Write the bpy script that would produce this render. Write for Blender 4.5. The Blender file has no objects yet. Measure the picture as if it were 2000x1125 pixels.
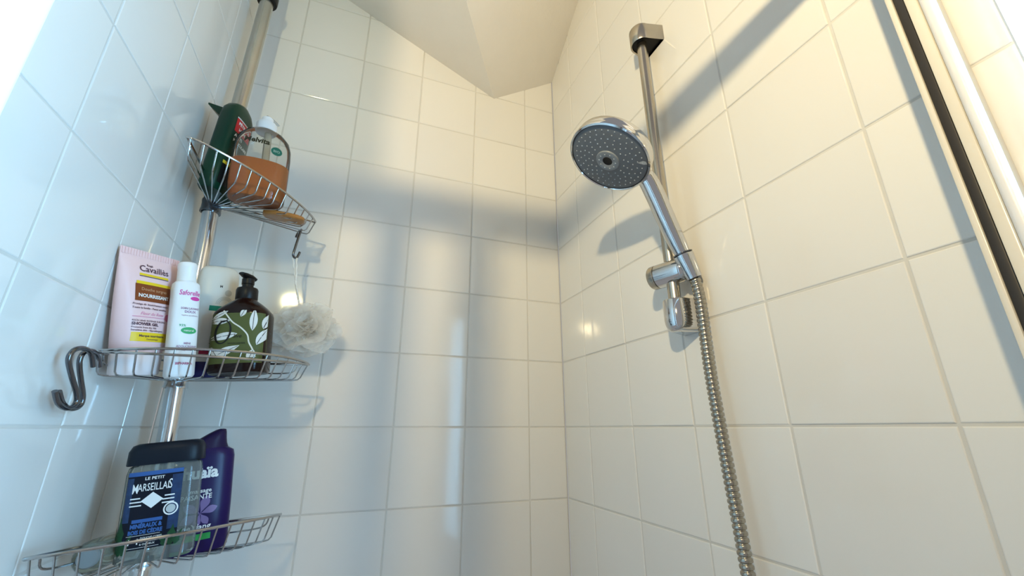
import bpy, bmesh, math, random
from mathutils import Vector, Matrix
random.seed(7)
C = bpy.context.scene.collection
S = bpy.context.scene
T = 0.15                       # one wall tile, metres
CAMZ = 1.40
def P(x, y, z): return Vector((x * T, y * T, CAMZ + z * T))     # tile units about the eye -> metres
sin, cos, pi = math.sin, math.cos, math.pi

# ------------------------------------------------------------------ camera
YA, PI_, RO, FPX = 0.3617, 0.3231, -0.0016, 817.15
rt = Vector((cos(YA), -sin(YA), 0)); up = Vector((-sin(PI_) * sin(YA), -sin(PI_) * cos(YA), cos(PI_)))
fw = Vector((cos(PI_) * sin(YA), cos(PI_) * cos(YA), sin(PI_)))
r2 = rt * cos(RO) + up * sin(RO); u2 = up * cos(RO) - rt * sin(RO)
cam = bpy.data.objects.new('camera', bpy.data.cameras.new('camera')); C.objects.link(cam)
m = Matrix.Identity(4)
for i in range(3): m[i][0] = r2[i]; m[i][1] = u2[i]; m[i][2] = -fw[i]; m[i][3] = P(0, 0, 0)[i]
cam.matrix_world = m
cam.data.sensor_width = 36; cam.data.lens = FPX / 2000 * 36; cam.data.clip_start = 0.01
S.camera = cam
# ------------------------------------------------------------------ world, lights, exposure
S.view_settings.view_transform = 'Standard'; S.view_settings.look = 'None'
S.view_settings.gamma = 1; S.view_settings.use_curve_mapping = False
S.view_settings.exposure = 0.0
w = bpy.data.worlds.new('world'); S.world = w; w.use_nodes = True
w.node_tree.nodes['Background'].inputs[0].default_value = (1.0, 0.985, 1.0, 1)
w.node_tree.nodes['Background'].inputs[1].default_value = 0.33
def area(name, loc, rot_to, sx, sy, power, col):
    l = bpy.data.lights.new(name, 'AREA'); l.shape = 'RECTANGLE'; l.size = sx; l.size_y = sy; l.energy = power; l.color = col
    o = bpy.data.objects.new(name, l); C.objects.link(o); o.location = loc
    o.rotation_euler = (rot_to).to_track_quat('-Z', 'Y').to_euler(); return o
LAMP = P(-2.0, -1.6, 3.7)
area('window_daylight', P(4.4, -0.80, 0.3), Vector((-1, 0.0, 0)), 0.34, 0.94, 25.5, (0.29, 0.66, 1.03))
pl = bpy.data.lights.new('lamp_bulb_light', 'SPOT'); pl.spot_size = math.pi; pl.spot_blend = 1.0; pl.energy = 44.0; pl.color = (1.0, 0.79, 0.445); pl.shadow_soft_size = 0.022
plo = bpy.data.objects.new('lamp_bulb_light', pl); C.objects.link(plo); plo.location = LAMP; plo.rotation_euler = Vector((0.70, 0.54, 0.42)).to_track_quat('-Z', 'Y').to_euler()

# ------------------------------------------------------------------ materials
def mat(name, col, rough=0.5, metal=0.0, spec=0.5, coat=0.0, trans=0.0, ior=1.45, alpha=1.0, emit=None, var=0.0, bump=0.0, bscale=40.0, sss=0.0):
    mt = bpy.data.materials.new(name); mt.use_nodes = True
    nt = mt.node_tree; b = nt.nodes['Principled BSDF']
    b.inputs['Base Color'].default_value = (*col, 1); b.inputs['Roughness'].default_value = rough
    b.inputs['Metallic'].default_value = metal; b.inputs['Specular IOR Level'].default_value = spec
    b.inputs['Coat Weight'].default_value = coat; b.inputs['Transmission Weight'].default_value = trans
    b.inputs['IOR'].default_value = ior; b.inputs['Alpha'].default_value = alpha
    if sss: b.inputs['Subsurface Weight'].default_value = sss; b.inputs['Subsurface Radius'].default_value = (0.01, 0.01, 0.01)
    if emit: b.inputs['Emission Color'].default_value = (*emit[0], 1); b.inputs['Emission Strength'].default_value = emit[1]
    tc = nt.nodes.new('ShaderNodeTexCoord')
    if var:
        nz = nt.nodes.new('ShaderNodeTexNoise'); nz.inputs['Scale'].default_value = bscale * 0.3; nz.inputs['Detail'].default_value = 4
        nt.links.new(tc.outputs['Object'], nz.inputs['Vector'])
        mr = nt.nodes.new('ShaderNodeMapRange'); mr.inputs['To Min'].default_value = 1 - var; mr.inputs['To Max'].default_value = 1 + var
        nt.links.new(nz.outputs['Fac'], mr.inputs['Value'])
        hs = nt.nodes.new('ShaderNodeHueSaturation'); hs.inputs['Color'].default_value = (*col, 1)
        nt.links.new(mr.outputs['Result'], hs.inputs['Value']); nt.links.new(hs.outputs['Color'], b.inputs['Base Color'])
    if bump:
        nz2 = nt.nodes.new('ShaderNodeTexNoise'); nz2.inputs['Scale'].default_value = bscale; nz2.inputs['Detail'].default_value = 3
        nt.links.new(tc.outputs['Object'], nz2.inputs['Vector'])
        bp = nt.nodes.new('ShaderNodeBump'); bp.inputs['Strength'].default_value = bump; bp.inputs['Distance'].default_value = 0.002
        nt.links.new(nz2.outputs['Fac'], bp.inputs['Height']); nt.links.new(bp.outputs['Normal'], b.inputs['Normal'])
    return mt
def tile_mat():
    mt = bpy.data.materials.new('white_glazed_tile'); mt.use_nodes = True; nt = mt.node_tree; b = nt.nodes['Principled BSDF']
    oi = nt.nodes.new('ShaderNodeObjectInfo'); mr = nt.nodes.new('ShaderNodeMapRange')
    mr.inputs['To Min'].default_value = 0.975; mr.inputs['To Max'].default_value = 1.02
    nt.links.new(oi.outputs['Random'], mr.inputs['Value'])
    hs = nt.nodes.new('ShaderNodeHueSaturation'); hs.inputs['Color'].default_value = (0.74, 0.73, 0.69, 1)
    nt.links.new(mr.outputs['Result'], hs.inputs['Value']); nt.links.new(hs.outputs['Color'], b.inputs['Base Color'])
    b.inputs['Roughness'].default_value = 0.075; b.inputs['Specular IOR Level'].default_value = 0.5
    g = nt.nodes.new('ShaderNodeNewGeometry')
    nz = nt.nodes.new('ShaderNodeTexNoise'); nz.inputs['Scale'].default_value = 9; nz.inputs['Detail'].default_value = 2
    nt.links.new(g.outputs['Position'], nz.inputs['Vector'])
    bp = nt.nodes.new('ShaderNodeBump'); bp.inputs['Strength'].default_value = 0.07; bp.inputs['Distance'].default_value = 0.006
    nt.links.new(nz.outputs['Fac'], bp.inputs['Height']); nt.links.new(bp.outputs['Normal'], b.inputs['Normal'])
    return mt
def clear_mat(name, tint, diff=(0.8, 0.8, 0.8), dw=0.12, rough=0.05):
    """thin clear plastic: see-through wall with a fresnel gloss and a little haze"""
    mt = bpy.data.materials.new(name); mt.use_nodes = True; nt = mt.node_tree; nt.nodes.clear()
    out = nt.nodes.new('ShaderNodeOutputMaterial'); tr = nt.nodes.new('ShaderNodeBsdfTransparent'); tr.inputs[0].default_value = (*tint, 1)
    df = nt.nodes.new('ShaderNodeBsdfDiffuse'); df.inputs[0].default_value = (*diff, 1)
    gl = nt.nodes.new('ShaderNodeBsdfGlossy'); gl.inputs['Roughness'].default_value = rough; gl.inputs[0].default_value = (1, 1, 1, 1)
    m1 = nt.nodes.new('ShaderNodeMixShader'); m1.inputs[0].default_value = dw
    lw = nt.nodes.new('ShaderNodeFresnel'); lw.inputs['IOR'].default_value = 1.27
    m2 = nt.nodes.new('ShaderNodeMixShader')
    nt.links.new(tr.outputs[0], m1.inputs[1]); nt.links.new(df.outputs[0], m1.inputs[2])
    nt.links.new(lw.outputs[0], m2.inputs[0]); nt.links.new(m1.outputs[0], m2.inputs[1]); nt.links.new(gl.outputs[0], m2.inputs[2])
    nt.links.new(m2.outputs[0], out.inputs[0]); return mt
M = dict(
    tile=tile_mat(),
    grout=mat('grout', (0.60, 0.585, 0.54), 0.85, var=0.12, bscale=60),
    plaster=mat('ceiling_plaster', (0.72, 0.69, 0.63), 0.8, var=0.03, bump=0.25, bscale=70),
    chrome=mat('chrome', (0.64, 0.64, 0.64), 0.07, 1.0, var=0.03, bscale=50),
    chrome_dull=mat('worn_chrome', (0.50, 0.455, 0.38), 0.24, 1.0, var=0.12, bscale=60, bump=0.05),
    steel=mat('pole_steel', (0.66, 0.66, 0.66), 0.16, 1.0, var=0.06, bscale=60),
    pole_dull=mat('brushed_steel', (0.52, 0.515, 0.48), 0.27, 1.0, var=0.08, bscale=60),
    wire=mat('chromed_wire', (0.47, 0.47, 0.47), 0.16, 1.0, var=0.05, bscale=200),
    dark_metal=mat('dark_chrome', (0.16, 0.17, 0.19), 0.22, 1.0, var=0.05, bscale=100),
    hose=mat('hose_metal', (0.42, 0.39, 0.33), 0.24, 1.0, var=0.08, bscale=100),
    black=mat('black_plastic', (0.008, 0.007, 0.007), 0.38, var=0.05, spec=0.3),
    rubber=mat('black_rubber', (0.022, 0.018, 0.014), 0.5, var=0.1),
    white_alu=mat('white_lacquer', (0.80, 0.80, 0.79), 0.3, var=0.02),
    cream_alu=mat('cream_profile', (0.70, 0.66, 0.56), 0.22, var=0.05, bscale=30),
    white_pl=mat('white_plastic', (0.80, 0.80, 0.79), 0.3, var=0.02),
    floor=mat('shower_floor', (0.7, 0.7, 0.68), 0.4, var=0.05),
)

# ------------------------------------------------------------------ mesh helpers
def link(name, bm, m, parent=None, smooth=True, sharp=40):
    lay = bm.faces.layers.int.get('line')
    if lay and len({f[lay] for f in bm.faces}) > 1:            # each line of print is a part of its own
        for v in sorted({f[lay] for f in bm.faces}):
            b2 = bm.copy(); l2 = b2.faces.layers.int.get('line')
            bmesh.ops.delete(b2, geom=[f for f in b2.faces if f[l2] != v], context='FACES')
            o = link(name, b2, m, parent, smooth, sharp)
        bm.free(); return o
    me = bpy.data.meshes.new(name); bm.normal_update(); bm.to_mesh(me); bm.free()
    if smooth:
        for p in me.polygons: p.use_smooth = True
        try: me.set_sharp_from_angle(angle=math.radians(sharp))
        except Exception: pass
    if isinstance(m, (list, tuple)):
        for q in m: me.materials.append(q)
    else: me.materials.append(m)
    o = bpy.data.objects.new(name, me); C.objects.link(o)
    if parent: o.parent = parent
    return o
def tag(o, label=None, cat=None, group=None, kind=None):
    for k, v in (('label', label), ('category', cat), ('group', group), ('kind', kind)):
        if v: o[k] = v
    return o
def thing(name, label, cat, mat4=None, group=None):
    o = bpy.data.objects.new(name, None); o.empty_display_size = 0.02; C.objects.link(o)
    if mat4 is not None: o.matrix_world = mat4
    return tag(o, label, cat, group)
def box(bm, lo, hi, bev=0.0):
    vs = [bm.verts.new((x, y, z)) for x in (lo[0], hi[0]) for y in (lo[1], hi[1]) for z in (lo[2], hi[2])]
    fs = [bm.faces.new([vs[i] for i in f]) for f in ((0, 1, 3, 2), (4, 6, 7, 5), (0, 4, 5, 1), (2, 3, 7, 6), (0, 2, 6, 4), (1, 5, 7, 3))]
    if bev: bmesh.ops.bevel(bm, geom=list({e for f in fs for e in f.edges}), offset=bev, segments=2, affect='EDGES', profile=0.5)
def smooth_path(pts, n=8, closed=False):
    out = []; N = len(pts)
    for i in range(N if closed else N - 1):
        g = lambda k: pts[k % N] if closed else pts[min(max(k, 0), N - 1)]
        a, b, c, d = g(i - 1), g(i), g(i + 1), g(i + 2)
        for k in range(n):
            t = k / n
            out.append(0.5 * ((2 * b) + (c - a) * t + (2 * a - 5 * b + 4 * c - d) * t * t + (3 * b - a - 3 * c + d) * t ** 3))
    if not closed: out.append(pts[-1].copy())
    return out
def sweep(bm, pts, rad, seg=8, closed=False, cap=True, flat=None):
    """tube along pts; rad number or list; flat=(vector, ratio) squashes across that vector"""
    n = len(pts); R = rad if isinstance(rad, (list, tuple)) else [rad] * n
    tans = []
    for i in range(n):
        a = pts[(i - 1) % n] if (closed or i > 0) else pts[i]
        b = pts[(i + 1) % n] if (closed or i < n - 1) else pts[i]
        tans.append((b - a).normalized())
    ref = Vector((0, 0, 1)) if abs(tans[0].z) < 0.9 else Vector((1, 0, 0))
    if flat: ref = flat[0]
    nrm = (ref - tans[0] * ref.dot(tans[0])).normalized(); rings = []
    for i in range(n):
        nrm = (nrm - tans[i] * nrm.dot(tans[i])).normalized(); bn = tans[i].cross(nrm)
        k = flat[1] if flat else 1
        rings.append([bm.verts.new(pts[i] + nrm * (R[i] * k * cos(2 * pi * j / seg)) + bn * (R[i] * sin(2 * pi * j / seg))) for j in range(seg)])
    for i in range(n if closed else n - 1):
        a, b = rings[i], rings[(i + 1) % n]
        for j in range(seg): bm.faces.new((a[j], a[(j + 1) % seg], b[(j + 1) % seg], b[j]))
    if cap and not closed: bm.faces.new(list(reversed(rings[0]))); bm.faces.new(rings[-1])
def lathe(bm, prof, mat4=None, seg=48):
    """prof list of (r, z)"""
    mat4 = mat4 or Matrix.Identity(4); rings = []
    for r, z in prof:
        if r < 1e-6: rings.append([bm.verts.new(mat4 @ Vector((0, 0, z)))])
        else: rings.append([bm.verts.new(mat4 @ Vector((r * cos(2 * pi * j / seg), r * sin(2 * pi * j / seg), z))) for j in range(seg)])
    for a, b in zip(rings, rings[1:]):
        if len(a) == 1 and len(b) == 1: continue
        for j in range(seg):
            k = (j + 1) % seg
            if len(a) == 1: bm.faces.new((a[0], b[k], b[j]))
            elif len(b) == 1: bm.faces.new((a[j], a[k], b[0]))
            else: bm.faces.new((a[j], a[k], b[k], b[j]))
def frame(origin, zdir, xdir=None):
    z = zdir.normalized(); x = xdir or (Vector((1, 0, 0)) if abs(z.x) < 0.9 else Vector((0, 1, 0)))
    x = (x - z * x.dot(z)).normalized(); y = z.cross(x); mm = Matrix.Identity(4)
    for i in range(3): mm[i][0] = x[i]; mm[i][1] = y[i]; mm[i][2] = z[i]; mm[i][3] = origin[i]
    return mm
class Loft:
    """bottle body: superellipse sections (z, half width, half depth, exponent, x offset, y offset)"""
    def __init__(s, secs): s.secs = [tuple(q) + (0,) * (6 - len(q)) for q in secs]
    def sec(s, z):
        q = s.secs
        if z <= q[0][0]: return q[0]
        for a, b in zip(q, q[1:]):
            if a[0] <= z <= b[0]:
                t = (z - a[0]) / max(b[0] - a[0], 1e-9); return tuple(a[i] + (b[i] - a[i]) * t for i in range(6))
        return q[-1]
    def bm(s, seg=40, bm=None, shrink=0.0, capb=True, capt=True):
        bm = bm or bmesh.new(); rings = []
        for z, hw, hd, n, ox, oy in s.secs:
            hw -= shrink; hd -= shrink; ring = []
            for j in range(seg):
                a = 2 * pi * j / seg; c, d = cos(a), sin(a)
                ring.append(bm.verts.new((ox + hw * math.copysign(abs(c) ** (2 / n), c), oy + hd * math.copysign(abs(d) ** (2 / n), d), z)))
            rings.append(ring)
        for a, b in zip(rings, rings[1:]):
            for j in range(seg): bm.faces.new((a[j], a[(j + 1) % seg], b[(j + 1) % seg], b[j]))
        if capb: bm.faces.new(list(reversed(rings[0])))
        if capt: bm.faces.new(rings[-1])
        return bm
    def front(s, x, z, eps=0.0):
        _, hw, hd, n, ox, oy = s.sec(z)
        t = min(abs((x - ox) / hw), 0.999)
        return Vector((x, oy - hd * (1 - t ** n) ** (1 / n) - eps, z))
def patch(loft, x0, x1, z0, z1, eps, nx=14, nz=10, bm=None):
    bm = bm or bmesh.new()
    X0 = x0 if callable(x0) else (lambda z: x0); X1 = x1 if callable(x1) else (lambda z: x1)
    g = [[bm.verts.new(loft.front(X0(z0 + (z1 - z0) * k / nz) + (X1(z0 + (z1 - z0) * k / nz) - X0(z0 + (z1 - z0) * k / nz)) * i / nx, z0 + (z1 - z0) * k / nz, eps)) for i in range(nx + 1)] for k in range(nz + 1)]
    for k in range(nz):
        for i in range(nx): bm.faces.new((g[k][i], g[k][i + 1], g[k + 1][i + 1], g[k + 1][i]))
    return bm
def poly(loft, pts, eps, bm=None):
    """flat printed shape on the front of a loft; fan about its middle"""
    bm = bm or bmesh.new()
    cx = sum(p[0] for p in pts) / len(pts); cz = sum(p[1] for p in pts) / len(pts)
    c = bm.verts.new(loft.front(cx, cz, eps)); mid = [bm.verts.new(loft.front((p[0] + cx) / 2, (p[1] + cz) / 2, eps)) for p in pts]
    vs = [bm.verts.new(loft.front(p[0], p[1], eps)) for p in pts]; n = len(pts)
    for i in range(n):
        j = (i + 1) % n
        bm.faces.new((c, mid[i], mid[j])); bm.faces.new((mid[i], vs[i], vs[j], mid[j]))
    return bm
def ell(cx, cz, rx, rz, n=20, rot=0):
    return [(cx + rx * cos(2 * pi * k / n) * cos(rot) - rz * sin(2 * pi * k / n) * sin(rot), cz + rx * cos(2 * pi * k / n) * sin(rot) + rz * sin(2 * pi * k / n) * cos(rot)) for k in range(n)]
def text(loft, items, eps, bm=None):
    """items: (string, x, z, size, align, shear, bold, xscale[, rot]) printed on the front of a loft"""
    bm = bm or bmesh.new(); lay = bm.faces.layers.int.get('line') or bm.faces.layers.int.new('line'); ln = 0
    for it in items:
        ln += 1
        s, x, z, size, align, shear, bold, xs = it[:8]; rot = it[8] if len(it) > 8 else 0
        cu = bpy.data.curves.new('lettering', 'FONT'); cu.body = s; cu.size = size; cu.align_x = align; cu.shear = shear
        cu.offset = bold * size; cu.resolution_u = 2; cu.fill_mode = 'FRONT'
        o = bpy.data.objects.new('lettering', cu); C.objects.link(o)
        dg = bpy.context.evaluated_depsgraph_get(); ev = o.evaluated_get(dg); me = ev.to_mesh()
        vs = []
        for v in me.vertices:
            a, b = v.co.x * xs, v.co.y
            vs.append(bm.verts.new(loft.front(x + a * cos(rot) - b * sin(rot), z + a * sin(rot) + b * cos(rot), eps)))
        for p in me.polygons:
            try: bm.faces.new([vs[i] for i in p.vertices])[lay] = ln
            except ValueError: pass
        ev.to_mesh_clear(); bpy.data.objects.remove(o); bpy.data.curves.remove(cu)
    return bm
def stand(base, top, yaw):
    """matrix of a bottle on `base` whose axis runs to `top`, width along yaw (degrees)"""
    z = (top - base).normalized(); x = Vector((cos(math.radians(yaw)), sin(math.radians(yaw)), 0))
    return frame(base, z, x)

# ------------------------------------------------------------------ setting: walls of single tiles
RX, LX, DY = 3.2141, -2.0556, 6.1497
Z0, TH = 0.0139, 1.0014
C1, C2, C3, C4 = Vector((-0.803, 6.15, 7.277)), Vector((1.966, 6.15, 5.981)), Vector((3.2141, 6.15, 6.80)), Vector((3.2141, 4.93, 7.641))
fn = (C3 - C2).cross(C4 - C2)
_f = 562.5 / FPX; _a = (911 - 1000) / FPX                          # the fold of the ceiling, a line of the facet's plane
ridge_dir = None
def ray(px, py):
    a = (px - 1000) / FPX; u = -(py - 562.5) / FPX
    return Vector(rt * a + up * u + fw)
_r = ray(911, 0); C5 = _r * (C2.dot(fn) / _r.dot(fn))
mn = (C1 - C2).cross(C5 - C2)
def ceil_z(x, y):
    za = C2.z - (mn.x * (x - C2.x) + mn.y * (y - C2.y)) / mn.z
    zb = C2.z - (fn.x * (x - C2.x) + fn.y * (y - C2.y)) / fn.z
    return za, zb
def under_ceiling(x, y, z):
    za, zb = ceil_z(x, y)
    d = (C5 - C2); side = (x - C2.x) * d.y - (y - C2.y) * d.x
    return z < (zb if side * ((C4 - C2).x * d.y - (C4 - C2).y * d.x) > 0 else za)
tile_cache = {}
def tile_mesh(w, h, m):
    key = (round(w, 4), round(h, 4), m.name)
    if key not in tile_cache:
        bm = bmesh.new(); rings = []
        for ins, d in ((0, -0.006), (0, -0.0012), (0.0005, -0.0004), (0.0014, 0.0)):
            a, b = w / 2 - ins, h / 2 - ins
            rings.append([bm.verts.new((x, y, d)) for x, y in ((-a, -b), (a, -b), (a, b), (-a, b))])
        for r, q in zip(rings, rings[1:]):
            for j in range(4): bm.faces.new((r[j], r[(j + 1) % 4], q[(j + 1) % 4], q[j]))
        bm.faces.new(rings[-1])
        me = bpy.data.meshes.new('tile'); bm.to_mesh(me); bm.free(); me.materials.append(m); tile_cache[key] = me
    return tile_cache[key]
def wall(name, ax, u_lines, us, ue, z_lo, z_hi, label):
    """tiled wall: ax gives (origin function (u, z) -> tile units, u axis, normal)"""
    fpos, ud, nd = ax
    bm = bmesh.new(); th = 0.045
    a, b = fpos(us, z_lo), fpos(ue, z_hi)
    back = -nd * (th / T)
    front = -nd * (0.0011 / T)
    pts = [fpos(us, z_lo), fpos(ue, z_lo), fpos(ue, z_hi), fpos(us, z_hi)]
    f0 = [bm.verts.new(P(*(q + front))) for q in pts]; f1 = [bm.verts.new(P(*(q + back))) for q in pts]
    bm.faces.new(f0); bm.faces.new(list(reversed(f1)))
    for i in range(4): bm.faces.new((f0[i], f0[(i + 1) % 4], f1[(i + 1) % 4], f1[i]))
    bmesh.ops.recalc_face_normals(bm, faces=bm.faces)
    root = tag(link(name, bm, M['grout'], smooth=False), label, kind='structure')
    us_ = sorted([us] + [q for q in u_lines if us + 0.02 < q < ue - 0.02] + [ue])
    j0, j1 = math.floor((z_lo - Z0) / TH), math.ceil((z_hi - Z0) / TH)
    g = 0.0024 / T                                             # joint width
    for j in range(j0, j1):
        za, zb = max(Z0 + j * TH, z_lo), min(Z0 + (j + 1) * TH, z_hi)
        for ua, ub in zip(us_, us_[1:]):
            mid = fpos((ua + ub) / 2, za)
            if not (under_ceiling(*fpos(ua, za)) or under_ceiling(*fpos(ub, za)) or under_ceiling(*mid)): continue
            w_, h_ = (ub - ua - g) * T, (zb - za - g) * T
            o = bpy.data.objects.new('tile', tile_mesh(w_, h_, M['tile'])); C.objects.link(o)
            o.parent = root
            mm = frame(P(*fpos((ua + ub) / 2, (za + zb) / 2)), nd, ud)
            mm = mm @ Matrix.Rotation(math.radians(random.gauss(0, 0.12)), 4, 'X') @ Matrix.Rotation(math.radians(random.gauss(0, 0.12)), 4, 'Y')
            mm.translation += nd * random.uniform(-0.00025, 0.00025)
            o.matrix_world = mm
    return root
XV, YV, ZV = Vector((1, 0, 0)), Vector((0, 1, 0)), Vector((0, 0, 1))
wall('wall_back', (lambda u, z: Vector((u, DY, z)), XV, -YV), [2.6045 - i for i in range(6)], LX, RX, -3.0, 9.0, 'white tiled back wall under the sloping ceiling')
wall('wall_right', (lambda u, z: Vector((RX, u, z)), -YV, -XV), [2.4229 + i for i in range(-3, 5)], 0.66, DY, -3.0, 9.0, 'white tiled wall behind the shower rail')
wall('wall_left', (lambda u, z: Vector((LX, u, z)), YV, XV), [3.4172 + i for i in range(-2, 3)], 1.03, DY, -3.0, 9.0, 'white tiled wall beside the corner pole')
def slab(name, pts, thick, m, label, kind='structure'):
    bm = bmesh.new(); n = (pts[1] - pts[0]).cross(pts[2] - pts[0]).normalized()
    if n.z < 0: n = -n
    a = [bm.verts.new(P(*q)) for q in pts]; b = [bm.verts.new(P(*(q + n * thick))) for q in pts]
    bm.faces.new(a); bm.faces.new(b)
    for i in range(len(pts)): j = (i + 1) % len(pts); bm.faces.new((a[i], a[j], b[j], b[i]))
    bmesh.ops.recalc_face_normals(bm, faces=bm.faces)
    return tag(link(name, bm, m, smooth=False), label, kind=kind)
rd = (C5 - C2); far = C2 + rd * 3.2
e1 = C2 + (C1 - C2) * (4.05 / 2.769)
cl_ = slab('ceiling', [C2, far, far + (e1 - C2), e1], 0.4, M['plaster'], 'cream plastered sloping ceiling')
cf_ = slab('folded_facet', [C2, C3, C3 + (C4 - C3) * 3.2, far], 0.4, M['plaster'], 'small folded facet of the ceiling by the right wall'); cf_.parent = cl_; del cf_['kind']
# floor far below the frame
bm = bmesh.new(); box(bm, P(-2.5, -8, -9.6), P(3.6, 6.4, -9.33)); tag(link('floor', bm, M['floor'], smooth=False), 'pale floor below', kind='structure')
# window beside the shower on the right wall
bm = bmesh.new()
box(bm, P(RX + 0.06, 0.40, -3), P(RX + 1.3, 0.655, 7.0), 0.002); box(bm, P(RX - 0.06, -2.3, -3), P(RX + 1.3, -2.0, 7.0), 0.002)
box(bm, P(RX - 0.06, -2.0, 3.5), P(RX + 1.3, 0.40, 7.0), 0.002); box(bm, P(RX - 0.06, -2.0, -3.6), P(RX + 1.3, 0.40, -2.9), 0.002)
win = tag(link('window_1', bm, M['white_alu']), 'white window frame at the edge of the right wall', kind='structure')
bm = bmesh.new(); box(bm, P(RX - 0.03, 0.42, -3), P(RX + 0.055, 0.653, 7.0), 0.001)  # emissive strip over the jamb face gives it a blown-out daylit white
win['label'] = 'white window frame at the edge of the right wall'; pn = link('glow_strip', bm, mat('glowing_white_strip', (0.8, 0.82, 0.85), 0.4, emit=((0.96, 0.98, 1.0), 1.0)), win); pn['label'] = 'white window strip, its daylight put in as emission'

# ------------------------------------------------------------------ shower screen profile on the right wall, with rail and left panel
PX = RX - 0.35
scr = thing('shower_screen_frame', 'white and cream shower screen profile with a black seal running up the right wall', 'shower screen', Matrix.Translation(P(RX - 0.1, 0.9, -9.3)))
def world_child(name, bm, m, root, **k):
    o = link(name, bm, m, None, **k); o.parent = root; o.matrix_parent_inverse = root.matrix_world.inverted(); return o
bpy.context.view_layer.update()
def upright(name, x0, x1, y0, y1, z0, z1, m, bev=0.0015, label=None):
    bm = bmesh.new(); box(bm, P(x0, y0, z0), P(x1, y1, z1), bev); o = world_child(name, bm, M[m], scr)
    if label: o['label'] = label
    return o
upright('wall_channel', PX, RX - 0.012, 0.937, 0.969, -9.2, 3.75, 'cream_alu', label='thin cream outer lip')
upright('seal', PX + 0.006, RX - 0.02, 0.892, 0.936, -9.2, 3.75, 'rubber', 0.001, 'black rubber seal strip')
upright('cream_profile', PX, RX - 0.012, 0.838, 0.891, -9.2, 3.75, 'cream_alu', label='glossy cream inner profile')
bm = bmesh.new(); sweep(bm, [P(PX + 0.02, 0.806, -9.2), P(PX + 0.02, 0.806, 3.75)], 0.031 * T, 20)
o = world_child('white_bar', bm, M['white_alu'], scr); o['label'] = 'bright white rounded bar'
bm = bmesh.new(); box(bm, P(LX, 0.86, 3.46), P(RX - 0.012, 1.02, 3.72), 0.003); world_child('top_rail', bm, M['white_alu'], scr)
# folded door leaf at the left end of the rail, sized to shade the back wall
GL = clear_mat('dimming_glass', (0.66, 0.70, 0.68), (0.7, 0.72, 0.7), 0.06, 0.15)
for a, b, zt in ((-2.03, -1.55, 3.46), (-2.03, -1.32, 9.0)):
    bm = bmesh.new(); box(bm, P(a, 0.92, -9.2 if zt < 4 else 3.74), P(b, 0.95, zt)); world_child('dimming_pane', bm, GL, scr, smooth=False)  # glass above the rail is added, unseen, to dim the upper back wall
for a, b in ((-1.30, -1.14), (-0.87, -0.704)):
    bm = bmesh.new(); box(bm, P(a, 0.87, -9.2), P(b, 1.0, 3.46), 0.003); world_child('door_stile', bm, M['white_alu'], scr)


# ------------------------------------------------------------------ corner pole with three wire baskets
POLE = [(-1.80, 5.58, -9.33), (-1.67, 5.58, -1.283), (-1.727, 5.58, 0.037), (-1.758, 5.58, 0.483), (-1.815, 5.58, 2.111), (-1.843, 5.58, 2.583), (-1.802, 5.58, 5.975), (-1.795, 5.58, 9.6)]
pole = thing('corner_pole', 'steel tension pole standing in the left corner through the three wire baskets', 'pole', Matrix.Translation(P(*POLE[0])))
bpy.context.view_layer.update()
def wc(name, bm, m, root, **k):
    lab = k.pop('label', None); o = link(name, bm, m, None, **k); o.parent = root
    o.matrix_parent_inverse = root.matrix_world.inverted()
    if lab: o['label'] = lab
    return o
bm = bmesh.new(); sweep(bm, [P(*q) for q in POLE[:6]], 0.0128, 24); wc('lower_tube', bm, M['steel'], pole, label='shiny lower tube')
bm = bmesh.new(); sweep(bm, [P(-1.843, 5.58, 2.60), P(*POLE[6]), P(*POLE[7])], 0.0135, 24); wc('upper_tube', bm, M['pole_dull'], pole, label='dull brushed upper tube')
bm = bmesh.new(); lathe(bm, [(0.0140, 0), (0.0195, 0.001), (0.0205, 0.006), (0.0205, 0.022), (0.0145, 0.026), (0.0140, 0)], Matrix.Translation(P(-1.801, 5.58, 6.03)), 32)
wc('collar', bm, M['black'], pole, label='black plastic collar')
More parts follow.
